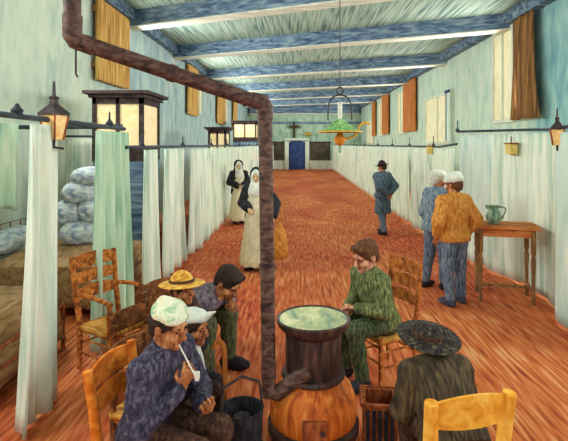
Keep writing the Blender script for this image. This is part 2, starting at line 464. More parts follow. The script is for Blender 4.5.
P_('green', [(50, 58, 36), (96, 104, 60), (140, 146, 88)], (49, 49, 15), bump=.5)
P_('greendark', [(34, 46, 34), (66, 78, 50), (100, 108, 66)], (49, 49, 15), bump=.5)
P_('coat_back', [(40, 32, 24), (72, 58, 40), (104, 86, 54)], (40, 8, 7), bump=.5)
P_('ochre', [(160, 96, 34), (204, 134, 54), (220, 158, 80)], (38, 38, 17), bump=.4)
P_('slate', [(62, 80, 100), (104, 122, 136), (146, 158, 160)], (41, 41, 13), bump=.4)
P_('slate_trousers', [(56, 70, 92), (92, 106, 126), (138, 144, 148)], (49, 49, 10), bump=.4)
P_('bluecoat', [(40, 54, 70), (74, 92, 106), (110, 128, 132)], (45, 45, 11), bump=.4)
P_('boot', [(28, 24, 28), (52, 46, 52)], (20, 20, 20))
P_('boot_blue', [(44, 46, 62), (84, 84, 100)], (20, 20, 20))
P_('whitecloth', [(190, 196, 182), (226, 222, 204)], (18, 18, 8), bump=.3)
P_('cream_dress', [(206, 196, 160), (232, 222, 186)], (22, 22, 4), bump=.3)
P_('capwhite', [(120, 176, 120), (204, 212, 176), (230, 226, 196), (214, 200, 140)], (16, 16, 16), bump=.4)
P_('straw', [(180, 118, 34), (222, 166, 64), (236, 192, 96)], (20, 20, 20))
P_('hair_dark', [(34, 24, 20), (64, 44, 32)], (40, 40, 20))
P_('hair_brown', [(70, 42, 24), (112, 70, 40)], (40, 40, 20))
P_('hair_grey', [(170, 168, 156), (214, 208, 190)], (40, 40, 20))
P_('hat_dark', [(26, 24, 22), (58, 50, 40), (120, 108, 76)], (34, 34, 8), bump=.5, lo=.4, hi=.75)
P_('table_top', [(150, 78, 34), (190, 112, 54), (208, 140, 82)], (4, 16, 16))
P_('table_leg', [(110, 76, 44), (160, 118, 70)], (20, 20, 4))
P_('jug', [(66, 92, 78), (112, 138, 112), (150, 172, 140)], (20, 20, 12), rough=.35)
P_('lamp_green', [(66, 118, 70), (116, 164, 92), (160, 190, 120)], (16, 16, 16), rough=.5)
P_('lamp_yellow', [(190, 136, 34), (224, 180, 70)], (16, 16, 16), rough=.5)
P_('lamp_orange', [(196, 108, 30), (222, 150, 60)], (16, 16, 16), rough=.5)
P_('lantern', [(214, 158, 88), (238, 196, 126), (242, 214, 160)], (16, 16, 16), emit=((236, 190, 110), .1))
P_('yellow_box', [(206, 176, 84), (230, 206, 124)], (20, 20, 20))
P_('cane', [(150, 80, 30), (196, 116, 48)], (30, 30, 6))
P_('clay', [(206, 200, 184), (230, 224, 206)], (30, 30, 30))

# ------------------------------------------------------------------ room shell
XL, XR, ZC, YF, YB = -4.3, 5.6, 5.6, 42.0, -3.0
struct('floor', box(XL - .2, XR + .2, YB, YF + .2, -.1, 0), M['floor'])
struct('ceiling', box(XL - .2, XR + .2, YB, YF + .2, ZC, ZC + .15), M['plank'])
wl = wallpaint('wall_left_paint', [(178, 194, 178), (200, 210, 188), (212, 216, 194)], [(136, 162, 168), (164, 184, 182), (184, 200, 190)], 10.6, 1.0, (2, 3.5, 1.3))
wr_ = wallpaint('wall_right_paint', [(108, 154, 158), (136, 178, 176), (158, 194, 186)], [(168, 194, 178), (190, 208, 188), (204, 216, 194)], 11.4, .3, (2, 3.5, 1.3))
struct('wall_left', box(XL - .2, XL, YB, YF + .2, 0, ZC), wl)
struct('wall_right', box(XR, XR + .2, YB, YF + .2, 0, ZC), wr_)
struct('wall_far', box(XL, XR, YF, YF + .2, 0, ZC), M['farwall'])
# ceiling beams run askew to the aisle
nt = 0
for y0 in (10.4, 14.8, 20.3, 25.9, 31.2, 36.4):
    nt += 1
    k = -.43
    b = NB(); so = NB()
    for bm, (za, zb), (ya, yb) in ((b, (5.2, 5.6), (0, .34)), (so, (5.165, 5.2), (-.03, .40))):
        v = []
        for x in (XL, XR):
            for dy in (ya, yb):
                for z in (za, zb): v.append(bm.verts.new((x, y0 + k * x + dy, z)))
        for f in ((0, 1, 3, 2), (4, 6, 7, 5), (0, 4, 5, 1), (2, 3, 7, 6), (0, 2, 6, 4), (1, 5, 7, 3)): bm.faces.new([v[i] for i in f])
    o = struct('trim_%d' % nt, b, M['beam'])
    obj('soffit_board', so, M['soffit'], o, False)
for (x0, x1) in ((XL, XL + .2), (XR - .24, XR)):
    nt += 1
    struct('trim_%d' % nt, box(x0, x1, YB, YF, 5.3, 5.598), M['beam'])
nt += 1
o = struct('trim_%d' % nt, box(XL + .2, XR - .24, YF - .45, YF, 4.85, 5.6), M['beam'])
obj('soffit_board', box(XL + .2, XR - .24, YF - .5, YF, 4.78, 4.85), M['soffit'], o, False)
nt += 1
struct('trim_%d' % nt, box(XL, XR, YF - .06, YF, 3.95, 4.15), M['beam'])
struct('baseboard_far', box(XL, XR, YF - .06, YF, 0, .75), M['white_trim'])
# far door, its jambs, and the dark panels each side
def arched(x0, x1, z0, zs, y0, y1, n=12):
    bm = NB(); cx = (x0 + x1) / 2; r = (x1 - x0) / 2
    pts = [(x0, z0), (x1, z0)] + [(cx + r * math.cos(math.pi * i / n), zs + .45 * r * math.sin(math.pi * i / n)) for i in range(n + 1)]
    f = [bm.verts.new((x, y0, z)) for x, z in pts]; g = [bm.verts.new((x, y1, z)) for x, z in pts]
    bm.faces.new(f); bm.faces.new(g[::-1])
    for i in range(len(pts)):
        j = (i + 1) % len(pts); bm.faces.new((f[i], f[j], g[j], g[i]))
    return bm
d = struct('door_1', arched(-.72, .72, 0.0, 2.2, YF - .16, YF - .09), M['bluedoor'])
for x0 in (-.62, .06):
    for z0, z1 in ((.2, 1.0), (1.15, 2.05)):
        obj('door_panel', box(x0, x0 + .56, YF - .185, YF - .158, z0, z1), M['bluedoor'], d, False)
obj('door_handle', lathe([(0, 1.08), (.04, 1.09), (.05, 1.13), (0, 1.16)], 12, .02, YF - .22), M['lamp_yellow'], d)
for x0 in (-1.06, .72):
    obj('door_jamb', box(x0, x0 + .34, YF - .2, YF - .06, 0, 2.42), M['white_trim'], d, False)
obj('door_lintel', box(-1.06, 1.06, YF - .2, YF - .061, 2.52, 2.7), M['white_trim'], d, False)
for i, (x0, x1) in enumerate(((-3.1, -1.15), (1.15, 2.9))):
    nt += 1
    o = struct('trim_%d' % nt, box(x0, x1, YF - .1, YF - .061, .8, 2.3), M['doorpanel'])
    obj('panel_frame', box(x0 - .08, x1 + .08, YF - .13, YF - .061, 2.3, 2.42), M['darkwood'], o, False)
# windows on both side walls, high up
WINL = [(20.35, 21.2), (28.0, 29.2)]
nw = 0
def window(x, y0, y1, z0, z1, side):
    global nw
    nw += 1
    s = 1 if side == 'L' else -1
    a, b = sorted((x, x + s * .05))
    o = struct('window_%d' % nw, box(a, b, y0, y1, z0, z1), M['cream'])
    fr = NB()
    for (ya, yb, za, zb) in ((y0 - .08, y0, z0 - .08, z1 + .08), (y1, y1 + .08, z0 - .08, z1 + .08), (y0, y1, z0 - .08, z0), (y0, y1, z1, z1 + .08), ((y0 + y1) / 2 - .03, (y0 + y1) / 2 + .03, z0, z1)):
        a, b = sorted((x, x + s * .09)); bx(fr, a, b, ya, yb, za, zb)
    obj('window_frame', fr, M['white_trim'], o, False)
window(XR, 12.35, 13.5, 2.85, 5.2, 'R')
window(XR, 17.2, 20.6, 2.3, 4.05, 'R')
window(XR, 24.9, 26.3, 2.8, 4.9, 'R')
window(XR, 31.2, 32.6, 2.8, 4.9, 'R')
window(XR, 35.0, 38.0, 2.3, 3.9, 'R')
for y0, y1 in WINL: window(XL, y0 , y1 , 3.6, 5.0, 'L')
# the dark folded blind beside the wide right window
t = thing('window_shutter', 'narrow dark-edged pale blue shutter standing open at the wide right-hand window', 'shutter', (XR - .1, 17.2, 2.3))
obj('board', box(-.05, 0, -.1, .45, 0, 1.85), M['curtain_blue'], t, False, .01)
obj('edge_strip', box(-.07, -.05, .3, .36, 0, 1.75), M['bluedoor'], t, False)
obj('top_strip', box(-.075, -.05, -.1, .45, 1.75, 1.85), M['bluedoor'], t, False)
# wooden hanging shutters
def shutter(x, y0, y1, z0, z1, side, m, label, group):
    s = 1 if side == 'L' else -1
    t = thing('window_shutter', label, 'shutter', (x, y0, z0), 0, group)
    w = y1 - y0; a, b = sorted((s * .09, s * .16))
    bd = NB(); n = 4
    for i in range(n):
        bx(bd, a, b, w * i / n + .008, w * (i + 1) / n - .008, 0, z1 - z0)
    obj('boards', bd, m, t, False, .008)
    a2, b2 = sorted((s * .0, s * .09))
    for z in (.25, (z1 - z0) - .3): obj('batten', box(a2, b2, .02, w - .02, z, z + .14), M['table_leg'], t, False)
g1 = 'amber shutters high on the left wall'
shutter(XL, 10.0, 11.9, 3.55, 5.28, 'L', M['amber'], 'amber wooden shutter above the big glazed cabinet, nearest on the left wall', g1)
shutter(XL, 18.4, 20.2, 3.35, 5.28, 'L', M['amber'], 'amber wooden shutter second from the front on the left wall, crossed by the stovepipe', g1)
shutter(XL, 25.2, 27.8, 3.3, 5.28, 'L', M['amber'], 'amber wooden shutter third from the front on the left wall', g1)
shutter(XL, 31.4, 33.4, 3.3, 5.28, 'L', M['amber'], 'farthest amber wooden shutter on the left wall', g1)
g2 = 'orange shutters on the right wall'
shutter(XR, 22.2, 24.7, 2.8, 5.28, 'R', M['orange_shutter'], 'broad orange wooden shutter left of the wide pale window on the right wall', g2)
shutter(XR, 28.8, 30.9, 2.8, 5.28, 'R', M['orange_shutter'], 'narrow orange-brown wooden shutter next beyond the broad one, right wall', g2)
shutter(XR, 33.6, 35.0, 2.8, 5.2, 'R', M['orange_shutter'], 'farthest orange shutter on the right wall behind the hanging lamp', g2)

# ------------------------------------------------------------------ curtains and rails
def curtain(pts, ztop, zbot, m, label, amp=.05, wl=.22, flare=0.0, group=None, sway=None, name='curtain', cat='curtain', thick=.012, gather=1.0, hem=None):
    """pts: path on the floor plan (world); the cloth hangs in folds along it"""
    pts = [Vector((p[0], p[1], 0)) for p in pts]
    L = [0]
    for a, b in zip(pts, pts[1:]): L.append(L[-1] + (b - a).length)
    tot = L[-1]; n = max(8, int(tot / wl * 9)); n = min(n, 420); rows = 14
    org = Vector((pts[0].x, pts[0].y, 0))
    bm = NB(); grid = []
    rnd = random.Random(int(tot * 1000) + int(pts[0].y * 77))
    ph = rnd.random() * 6
    for j in range(rows + 1):
        v = j / rows; row = []
        for i in range(n + 1):
            s = tot * i / n
            k = 0
            while k < len(L) - 2 and s > L[k + 1]: k += 1
            t = (s - L[k]) / max(1e-6, L[k + 1] - L[k])
            p = pts[k].lerp(pts[k + 1], t); d = (pts[k + 1] - pts[k]).normalized(); nn = Vector((d.y, -d.x, 0))
            a = amp * (.55 + .45 * v)
            off = a * math.sin(2 * math.pi * s / wl + ph + .5 * math.sin(3 * v + s * 2)) + a * .5 * math.sin(2 * math.pi * s / (wl * 2.3) + 1.7 * ph + v)
            c = (s - tot / 2)
            f = 1 + flare * v * v
            p = p + nn * off + d * (c * (f - 1))
            if sway: p = p + Vector(sway) * math.sin(math.pi * min(1, v * 1.0) * .5) * v
            z = ztop + (zbot - ztop) * v + (.012 * math.sin(9 * s + ph) if j == rows else 0)
            row.append(bm.verts.new((p.x - org.x, p.y - org.y, z)))
        grid.append(row)
    for j in range(rows):
        for i in range(n):
            bm.faces.new((grid[j][i], grid[j][i + 1], grid[j + 1][i + 1], grid[j + 1][i]))
    o = obj(name, bm, m)
    o.location = org
    sm = o.modifiers.new('thick', 'SOLIDIFY'); sm.thickness = thick
    tag(o, label, cat, group)
    return o

CL = -2.07
gl = 'curtains along the left rail'
c = curtain([(CL, 3.68), (CL - .02, 4.2)], 2.36, .03, M['curtain_white'], 'pale green-white curtain gathered at the far left beside the first bed', .05, .14, .35, gl, (.0, -.08, 0))
curtain([(CL, 4.98), (CL - .02, 5.95)], 2.34, .03, M['curtain_green'], 'green curtain gathered behind the brown armchair', .06, .15, .1, gl)
curtain([(CL + .02, 6.5), (CL + .04, 6.98)], 2.12, .03, M['curtain_white'], 'narrow pale curtain between the armchair and the flared curtain', .05, .14, .15, gl)
curtain([(CL, 7.6), (CL, 8.7)], 2.12, .1, M['curtain_white'], 'pale curtain flaring at the hem, left row, before the long closed stretch', .06, .2, .25, gl)
ys = [9.3, 11.6, 14.2, 17.2, 20.8, 25.2, 31.0, 41.5]
nm = ['closed pleated curtain on the left rail, just behind the near nun',
      'closed left curtain next to the far nun, second of the closed row',
      'third closed curtain of the left row, counted from the flared one',
      'fourth closed curtain of the left row, counted from the flared one',
      'third from the far end among the closed left curtains',
      'second from the far end among the closed left curtains',
      'last closed curtain of the left row, against the far wall']
for i in range(7):
    curtain([(CL, ys[i] + .04), (CL, ys[i + 1] - .04)], 2.1, .05, M['curtain'] if i % 2 else M['curtain_white'], nm[i], .07, .42, 0, gl)
curtain([(-4.25, 5.5), (-3.2, 5.5)], 2.44, 1.45, M['curtain_green'], 'short pale green divider curtain above the beds at the left edge', .05, .2, 0)
curtain([(-4.2, 8.7), (-3.72, 8.7)], 2.3, .3, M['curtain_white'], 'narrow white divider curtain behind the heap of pillows', .03, .2, 0)

gr = 'curtains along the right rail'
def CRX(y): return 3.1 if y > 9.3 else 3.42
curtain([(3.22, 4.6), (3.2, 5.2), (3.18, 5.95)], 2.34, .03, M['curtain_blue'], 'smooth pale blue-green curtain at the right edge, nearest the front', .03, .5, .06, gr)
curtain([(3.34, 6.02), (3.5, 6.4), (3.5, 7.5), (3.36, 8.2)], 2.36, .03, M['curtain_white'], 'broad pale curtain directly behind the table with the jug', .035, .6, 0, gr)
curtain([(3.36, 8.26), (3.24, 8.8), (3.12, 9.3)], 2.36, .03, M['curtain_blue'], 'pale curtain behind the man in the ochre jacket', .04, .4, 0, gr)
ys2 = [9.36, 11.2, 13.2, 15.6, 18.4, 22.0, 26.4, 32.0, 41.5]
nm2 = ['closed curtain of the right row just behind the blue-jacketed man', 'closed right-hand curtain behind the man in the dark hat',
       'closed right-hand curtain just beyond the man in the dark hat', 'fourth closed curtain of the right row beyond the blue-jacketed man',
       'fourth from the far end among the right-hand curtains', 'third from the far end among the right-hand curtains',
       'second from the far end among the right-hand curtains', 'last curtain of the right row, against the far wall']
for i in range(8):
    curtain([(3.1, ys2[i] + .04), (3.1, ys2[i + 1] - .04)], 2.1, .05, M['curtain_white'] if i % 2 else M['curtain'], nm2[i], .07, .46, 0, gr)
# the long brown drape hanging from the ceiling on the right wall
curtain([(5.42, 10.95), (5.42, 12.1)], 5.28, 2.8, M['brown_drape'], 'long brown curtain hanging high on the right wall beside the pale window', .06, .3, .34, None, (-.02, -.1, 0))

def rail(label, pts, posts, r=.02, h=.0):
    t = thing('curtain_rail', label, 'rail', (pts[0][0], pts[0][1], 0), 0, 'curtain rails')
    o = Vector((pts[0][0], pts[0][1], 0))
    obj('bar', T([Vector(p) - o for p in pts], r, 8), M['rail'], t)
    bar = t.children[0]
    for (x, y, z, ph, floor) in posts:
        if floor: obj('post', T([(x - o.x, y - o.y, 0), (x - o.x, y - o.y, z + .02)], .016, 8), M['rail'], t)
        obj('finial', lathe([(0, z), (.03, z + .015), (.045, z + .05), (.02, z + .08), (.011, z + .1), (.011, z + ph), (0, z + ph + .03)], 10, x - o.x, y - o.y), M['rail'], bar)
    return t
rail('dark curtain rail carrying the near left curtains', [(CL, 2.6, 2.42), (CL, 5.75, 2.38)], [(CL, 5.3, 2.38, .16, False), (CL, 3.55, 2.4, .02, False)], .024)
rail('low dark curtain rail along the far left curtains', [(CL, 5.8, 2.16), (CL, 41.5, 2.13)], [(CL, y, 2.14, .18, False) for y in (6.4, 8.7, 11.6, 14.2, 17.2, 20.8, 25.2)], .022)
rail('dark curtain rail carrying the near right curtains', [(3.2, 4.4, 2.42), (3.19, 5.97, 2.4), (3.5, 6.4, 2.4), (3.5, 7.5, 2.42), (3.11, 9.3, 2.44)], [(3.5, 6.4, 2.4, .06, False), (3.11, 9.3, 2.42, .22, False)], .022)
rail('low dark curtain rail along the far right curtains', [(3.1, 9.32, 2.2), (3.1, 10.4, 2.14), (3.1, 41.5, 2.13)], [(3.1, y, 2.13, .24, False) for y in (10.9, 13.2, 15.6, 18.4, 22.0, 26.4)], .024)
rail('dark cross rail behind the pillows in the left cubicle', [(-4.28, 6.0, 2.41), (-2.1, 5.76, 2.41)], [], .03)
rail('thin rail holding the divider curtains by the left wall', [(-4.28, 8.72, 2.34), (-3.6, 8.72, 2.34)], [], .02)

# lanterns on the rails
def lantern(label, loc, rzz, s=1.0):
    t = thing('lantern', label, 'lantern', loc, R(rzz), 'rail lanterns'); t.scale = (s,) * 3
    bd_ = obj('body', lathe([(0, -.1), (.05, -.1), (.055, -.09), (.085, .06), (.085, .07), (0, .07)], 4), M['lantern'], t, False, .004)
    fr = NB()
    for k in range(4):
        a = math.pi / 2 * k
        tube(fr, [(.058 * math.cos(a), .058 * math.sin(a), -.1), (.09 * math.cos(a), .09 * math.sin(a), .07)], .007, 6)
    obj('frame', fr, M['rust'], bd_)
    obj('cap', lathe([(.1, .065), (.1, .08), (.055, .12), (.03, .14), (.024, .17), (.035, .185), (.012, .2), (.008, .29), (0, .3)], 4), M['iron'], t, False)
    obj('bracket', T([(0, 0, -.1), (0, 0, -.15), (.06, 0, -.16)], .01, 6), M['iron'], t)
    return t
lantern('orange lantern on the left curtain rail above the first curtain', (CL + .02, 4.05, 2.36), 30, 1.25)
lantern('orange lantern on the right curtain rail at the right edge', (3.17, 5.85, 2.3), 20, 1.15)
for lab, x, y, z, w in (('yellow box hung on the right-hand curtain above the table', 3.4, 7.62, 2.12, .26), ('small yellow box on the right rail above the blue-jacketed man', 3.02, 10.95, 2.06, .22)):
    t = thing('wall_box', lab, 'box', (x, y, z), R(-8), 'yellow rail boxes')
    obj('case', box(-.06, .06, -w / 2, w / 2, -.08, .08), M['yellow_box'], t, False, .012)
    obj('lid', box(-.075, .07, -w / 2 - .02, w / 2 + .02, .08, .1), M['rust'], t, False)
    obj('hanger', T([(0, 0, .1), (0, 0, .2 if z > 2.1 else .1 + .02)], .01, 6), M['iron'], t)

# ------------------------------------------------------------------ glazed cabinets on the left
def cabinet(label, x1, y0, w, d, h, z0=0.0):
    """front faces the camera side (-y); right flank faces the aisle"""
    t = thing('glazed_cabinet', label, 'cabinet', (x1, y0, 0), 0, 'glazed cabinets in the left cubicles')
    b = NB()
    zs = h - .82
    obj('base_unit', box(-w + .01, -.01, .01, d - .01, 0, zs - .25), M['beam'], t, False)
    bx(b, -w, 0, 0, d, zs - .25, zs)
    for (xa, xb, ya, yb) in ((-w, -w + .07, 0, .07), (-.07, 0, 0, .07), (-.07, 0, d - .07, d), (-w, -w + .07, d - .07, d), (-w / 2 - .03, -w / 2 + .03, 0, .06)):
        bx(b, xa, xb, ya, yb, zs, h)
    for (xa, xb, ya, yb) in ((-w, 0, 0, .07), (-.07, 0, .07, d - .07), (-w, 0, d - .05, d)):
        bx(b, xa, xb, ya, yb, h - .1, h)
    obj('carcass', b, M['darkwood'], t, False)
    obj('pane', box(-w + .07, -w / 2 - .03, .03, .05, zs, h - .1), M['pane'], t, False)
    obj('pane', box(-w / 2 + .03, -.07, .03, .05, zs, h - .1), M['pane'], t, False)
    obj('pane', box(-.05, -.03, .07, d - .07, zs, h - .1), M['pane'], t, False)
    c = NB()
    bx(c, -w - .05, .05, -.05, d + .05, h, h + .06); bx(c, -w - .12, .13, -.12, d + .12, h + .06, h + .12)
    obj('cornice', c, M['darkwood'], t, False, .01)
    return t
cabinet('large dark wooden cabinet with cream panes above the left curtains', -2.6, 8.1, .86, 1.0, 2.98)
cabinet('smaller dark cabinet with cream panes beyond the large one on the left', -2.42, 16.4, .62, .9, 2.66)
cabinet('farthest dark glazed cabinet on the left, near the stovepipe', -2.3, 27.0, 1.3, 1.4, 3.4)

# ------------------------------------------------------------------ beds
def bed(label, x0, x1, y0, y1, m, plab=None):
    t = thing('bed', label, 'bed', ((x0 + x1) / 2, (y0 + y1) / 2, 0), 0, 'beds in the left cubicles')
    a, b = (x1 - x0) / 2, (y1 - y0) / 2
    for sx in (-1, 1):
        for sy in (-1, 1):
            obj('leg', T([(sx * (a - .05), sy * (b - .06), 0), (sx * (a - .05), sy * (b - .06), .42)], .03, 8), M['iron'], t)
    obj('bed_frame', box(-a, a, -b + .02, b - .02, .3, .42), M['rust'], t, False, .01)
    mt = box(-a + .02, a - .02, -b + .03, b - .03, .42, .66)
    obj('mattress', mt, M['sheet'], t, False, .04)
    pr = []
    bm = NB(); nx, ny = 26, 26
    rnd = random.Random(int(y0 * 10)); grid = []
    Wd = 2 * b + 1.1
    for i in range(nx + 1):
        row = []
        x = -a + .42 + (2 * a - .4) * i / nx
        for j in range(ny + 1):
            s = -Wd / 2 + Wd * j / ny
            if abs(s) < b: y, z = s, .69 + .05 * math.cos(s / b * 1.57) + .02 * math.sin(5 * x + 3 * s)
            else:
                e = abs(s) - b; y = math.copysign(b + .02 + .03 * math.sin(11 * x) * e / .45 + .05 * e, s); z = .69 - e
            x_ = x
            if i >= nx - 4:
                k_ = i - (nx - 4); x_ = a - .02 + .02 * k_; z = max(.1, z - .14 * k_)
            row.append(bm.verts.new((x_, y, z)))
        grid.append(row)
    for i in range(nx):
        for j in range(ny): bm.faces.new((grid[i][j], grid[i + 1][j], grid[i + 1][j + 1], grid[i][j + 1]))
    bl = obj('blanket', bm, m, t); sm = bl.modifiers.new('thick', 'SOLIDIFY'); sm.thickness = .03
    fb = NB(); tube(fb, [(a + .04, -b, 0), (a + .04, -b, .5)], .022, 8); tube(fb, [(a + .04, b, 0), (a + .04, b, .5)], .022, 8)
    for z in (.3, .48): tube(fb, [(a + .04, -b, z), (a + .04, b, z)], .018, 8)
    obj('footboard', fb, M['rust'], t)
    hb = NB(); tube(hb, [(-a - .03, -b, 0), (-a - .03, -b, 1.05), (-a - .03, b, 1.05), (-a - .03, b, 0)], .022, 8)
    for k in range(1, 6): tube(hb, [(-a - .03, -b + 2 * b * k / 6, .45), (-a - .03, -b + 2 * b * k / 6, 1.05)], .01, 6)
    obj('headboard', hb, M['rust'], t)
    return t
bed('bed with brown blanket at the left edge, nearest the front', -4.25, -2.55, 3.95, 5.15, M['blanket'])
bed('bed with brown blanket carrying the heap of white pillows', -4.2, -2.32, 6.05, 7.6, M['blanket'])
bed('bed with reddish blanket behind the green curtain, third on the left', -4.2, -2.32, 9.25, 10.45, M['blanket_red'])
def pillow(label, c, r, yaw, tilt, group='pillows heaped on the second bed', roll=0):
    Rm = rz(R(yaw)) @ rx(R(tilt))
    pr = []
    for sx in (-1, 1):
        for sy in (-1, 1): pr.append(ell(Rm @ (V(sx * r[0] * .32, sy * r[1] * .3, 0)), V(r[0] * .62, r[1] * .62, r[2] * .95), Rm, .08))
    pr.append(ell(V(0, 0, 0), V(r[0] * .8, r[1] * .8, r[2]), Rm, .08))
    o = iso('pillow', pr, .014, M['pillow'], None, (.006, 30)); o.location = c
    return tag(o, label, 'pillow', group)
pillow('bottom pillow of the heap, striped dark along its front', (-3.12, 7.05, .90), (.36, .26, .17), 4, -6)
pillow('plump pillow on the left in the second layer of the heap', (-3.36, 7.08, 1.20), (.23, .22, .16), 10, 10)
pillow('pillow on the right in the second layer of the heap', (-2.98, 7.06, 1.22), (.2, .22, .17), -20, 5)
pillow('blue-white pillow third up in the heap', (-3.18, 7.08, 1.49), (.28, .22, .14), 12, 5)
pillow('topmost slim pillow of the heap', (-3.06, 7.08, 1.73), (.27, .2, .11), -10, 6)
pillow('lone white pillow at the head of the bed, left edge', (-4.0, 6.7, .87), (.2, .5, .13), 0, 4, None)

# ------------------------------------------------------------------ chairs
def chair(label, loc, yaw, wood, seat_m, hgt=.96, w=.44, arms=False, slats=3, slat_h=.085, rake=.06, dp=.42, group='ladder-back chairs', r=.021, sh=.43, sp=None):
    t = thing('ladder_back_chair', label, 'chair', loc, R(yaw), group)
    a = w / 2; b = dp / 2
    for s in (-1, 1):
        obj('leg', T([(s * a, b, 0), (s * a, b, sh + .008 if not arms else .70)], [r * .9, r], 10), wood, t)
        p = [(s * a * .92, -b, 0), (s * a * .92, -b, .45), (s * a * .95, -b - rake * .5, .72), (s * a, -b - rake, hgt)]
        obj('back_post', T(p, [r * .9, r * 1.1, r * 1.1, r], 10), wood, t)
        for z in (.16, .3): obj('rung', T([(s * a * .95, -b, z), (s * a, b, z)], .011, 8), wood, t)
        if arms:
            obj('armrest', T(arc((s * a * .96, -b - rake * .4, .72), (s * a * 1.15, 0, .76), (s * a, b + .03, .70), 8), .022, 8), wood, t)
    for z in (.2, .34): obj('rung', T([(-a, b, z), (a, b, z)], .011, 8), wood, t)
    obj('rung', T([(-a * .92, -b, .24), (a * .92, -b, .24)], .011, 8), wood, t)
    bm = NB(); n = 10; g = []
    for i in range(n + 1):
        row = []
        for j in range(n + 1):
            u, v = 2 * i / n - 1, 2 * j / n - 1
            ww = a * (1.02 if v > 0 else .98)
            row.append(bm.verts.new((u * (ww + .012), v * (b + .014), sh - .018 * (1 - u * u) * (1 - v * v) - .008 * (max(abs(u), abs(v)) > .99))))
        g.append(row)
    for i in range(n):
        for j in range(n): bm.faces.new((g[i][j], g[i + 1][j], g[i + 1][j + 1], g[i][j + 1]))
    s_ = obj('seat', bm, seat_m, t); sm = s_.modifiers.new('thick', 'SOLIDIFY'); sm.thickness = .045; sm.offset = -1
    gap_ = sp or (hgt - .62) / slats
    slat_h = min(slat_h, .6 * gap_)
    for k in range(slats):
        zc = hgt - .07 - k * (sp or (hgt - .62) / slats)
        f = (zc - .45) / (hgt - .45)
        bm = NB(); pts = []
        n = 10
        for i in range(n + 1):
            u = 2 * i / n - 1
            y = -b - rake * f - .025 * (1 - u * u)
            hh = slat_h * (.5 + .12 * (1 - u * u)) * (1.0 if k else 1.15)
            zz = .02 * (1 - u * u)
            pts.append([bm.verts.new((u * a * .97, y + dy, zc + dz + (zz if dz > 0 else 0))) for dy, dz in ((-.008, -hh), (.008, -hh), (.008, hh), (-.008, hh))])
        for p, q in zip(pts, pts[1:]):
            for i in range(4): bm.faces.new((p[i], p[(i + 1) % 4], q[(i + 1) % 4], q[i]))
        bm.faces.new(pts[0]); bm.faces.new(pts[-1][::-1])
        obj('slat', bm, wood, t, True)
    return t
chair('brown rush-seated armchair standing empty before the green curtain', (-1.82, 4.8, 0), -120, M['chair_brown'], M['rush'], 1.08, .5, True, 3, .1, .1, .46, r=.026)
chair('orange chair of the man in the white nightcap, at the front left', (-.87, 2.86, 0), -103, M['chair_orange'], M['rush'], .92, .44, False, 2, .09, r=.027)
chair('brown chair of the dark-coated person in the white bonnet', (-1.0, 3.42, 0), -110, M['chair_dark'], M['rush'], .80, sh=.37)
chair('brown chair of the man in the yellow straw hat', (-1.25, 4.13, 0), -120, M['chair_dark'], M['rush'], .78, sh=.39)
chair('brown chair under the hunched dark-haired man in lilac', (-1.21, 4.81, 0), -120, M['chair_dark'], M['rush'], .82, sh=.40)
chair('orange-brown chair of the man in the green jacket', (.84, 4.64, 0), 118, M['chair_brown'], M['rush'], 1.06)
chair('bright yellow chair at the bottom edge under the dark-hatted sitter', (.795, 2.62, 0), 13, M['chair_yellow'], M['chair_yellow'], .955, .43, False, 2, .1, sp=.26, r=.034)

# ------------------------------------------------------------------ stove, pipe
sx, sy = .115, 3.40
st = thing('stove', 'pot-bellied iron stove with orange belly and pale dish-shaped top', 'stove', (sx, sy, 0))
obj('base', lathe([(0, 0), (.27, 0), (.29, .02), (.29, .09), (.3, .11), (.3, .15), (.27, .17), (0, .17)], 40), M['stove_dark'], st)
obj('belly', lathe([(.25, .18), (.295, .25), (.31, .34), (.3, .42), (.265, .5), (.21, .56), (.19, .58)], 40), M['stove_orange'], st)
obj('belly_ring', lathe([(.19, .57), (.218, .565), (.226, .58), (.218, .6), (.19, .605), (.19, .57)], 40), M['stove_dark'], st)
obj('lower_ring', lathe([(.25, .17), (.308, .17), (.322, .2), (.322, .25), (.305, .27), (.25, .27), (.25, .17)], 40), M['stove_dark'], st)
obj('drum', lathe([(.19, .6), (.195, .62), (.195, .82), (.2, .86), (.2, .88), (.1, .88)], 40), M['stove_dark'], st)
dr = obj('dish_rim', lathe([(.17, .87), (.2, .875), (.25, .93), (.262, .955), (.262, .97), (.25, .978), (.236, .965)], 40), M['stove_dark'], st)
obj('dish', lathe([(.238, .967), (.215, .95), (.15, .935), (0, .93)], 40), M['dish'], dr)
dm = NB(); bx(dm, -.08, .08, -.325, -.285, .27, .41)
fd = obj('fire_door', dm, M['rust'], st, False, .008)
obj('door_knob', lathe([(0, 0), (.016, .005), (.018, .02), (0, .03)], 10, .05, -.335), M['iron'], fd).location.z = .33
pp = thing('stovepipe', 'long brown stovepipe rising beside the stove and bending up left to the ceiling', 'pipe', (-.21, 3.24, 0))
o0 = Vector((-.21, 3.24, 0)); W = lambda x, y, z: Vector((x, y, z)) - o0
A0 = W(-.19, 3.24, .50); A1 = W(-.215, 3.24, 2.465); B0 = W(-1.31, 2.8, 2.81); B1 = W(-1.33, 2.8, ZC)
def pipe(nm, pts, r):
    bm = T(pts, r, 16); return obj(nm, bm, M['pipe'], pp)
pipe('riser', [A0, A1], .048)
pipe('cross_run', [A1, B0], .049)
pipe('upper_riser', [B0, B1], .049)
pipe('bend', [A1 - Vector((0, 0, .1)), A1 - Vector((0, 0, .02)), A1 + Vector((-.02, -.005, .02)), A1 + (B0 - A1).normalized() * .1], .056)
pipe('bend', [B0 - (B0 - A1).normalized() * .12, B0 - (B0 - A1).normalized() * .02, B0 + Vector((0, 0, .03)), B0 + Vector((0, 0, .14))], .056)
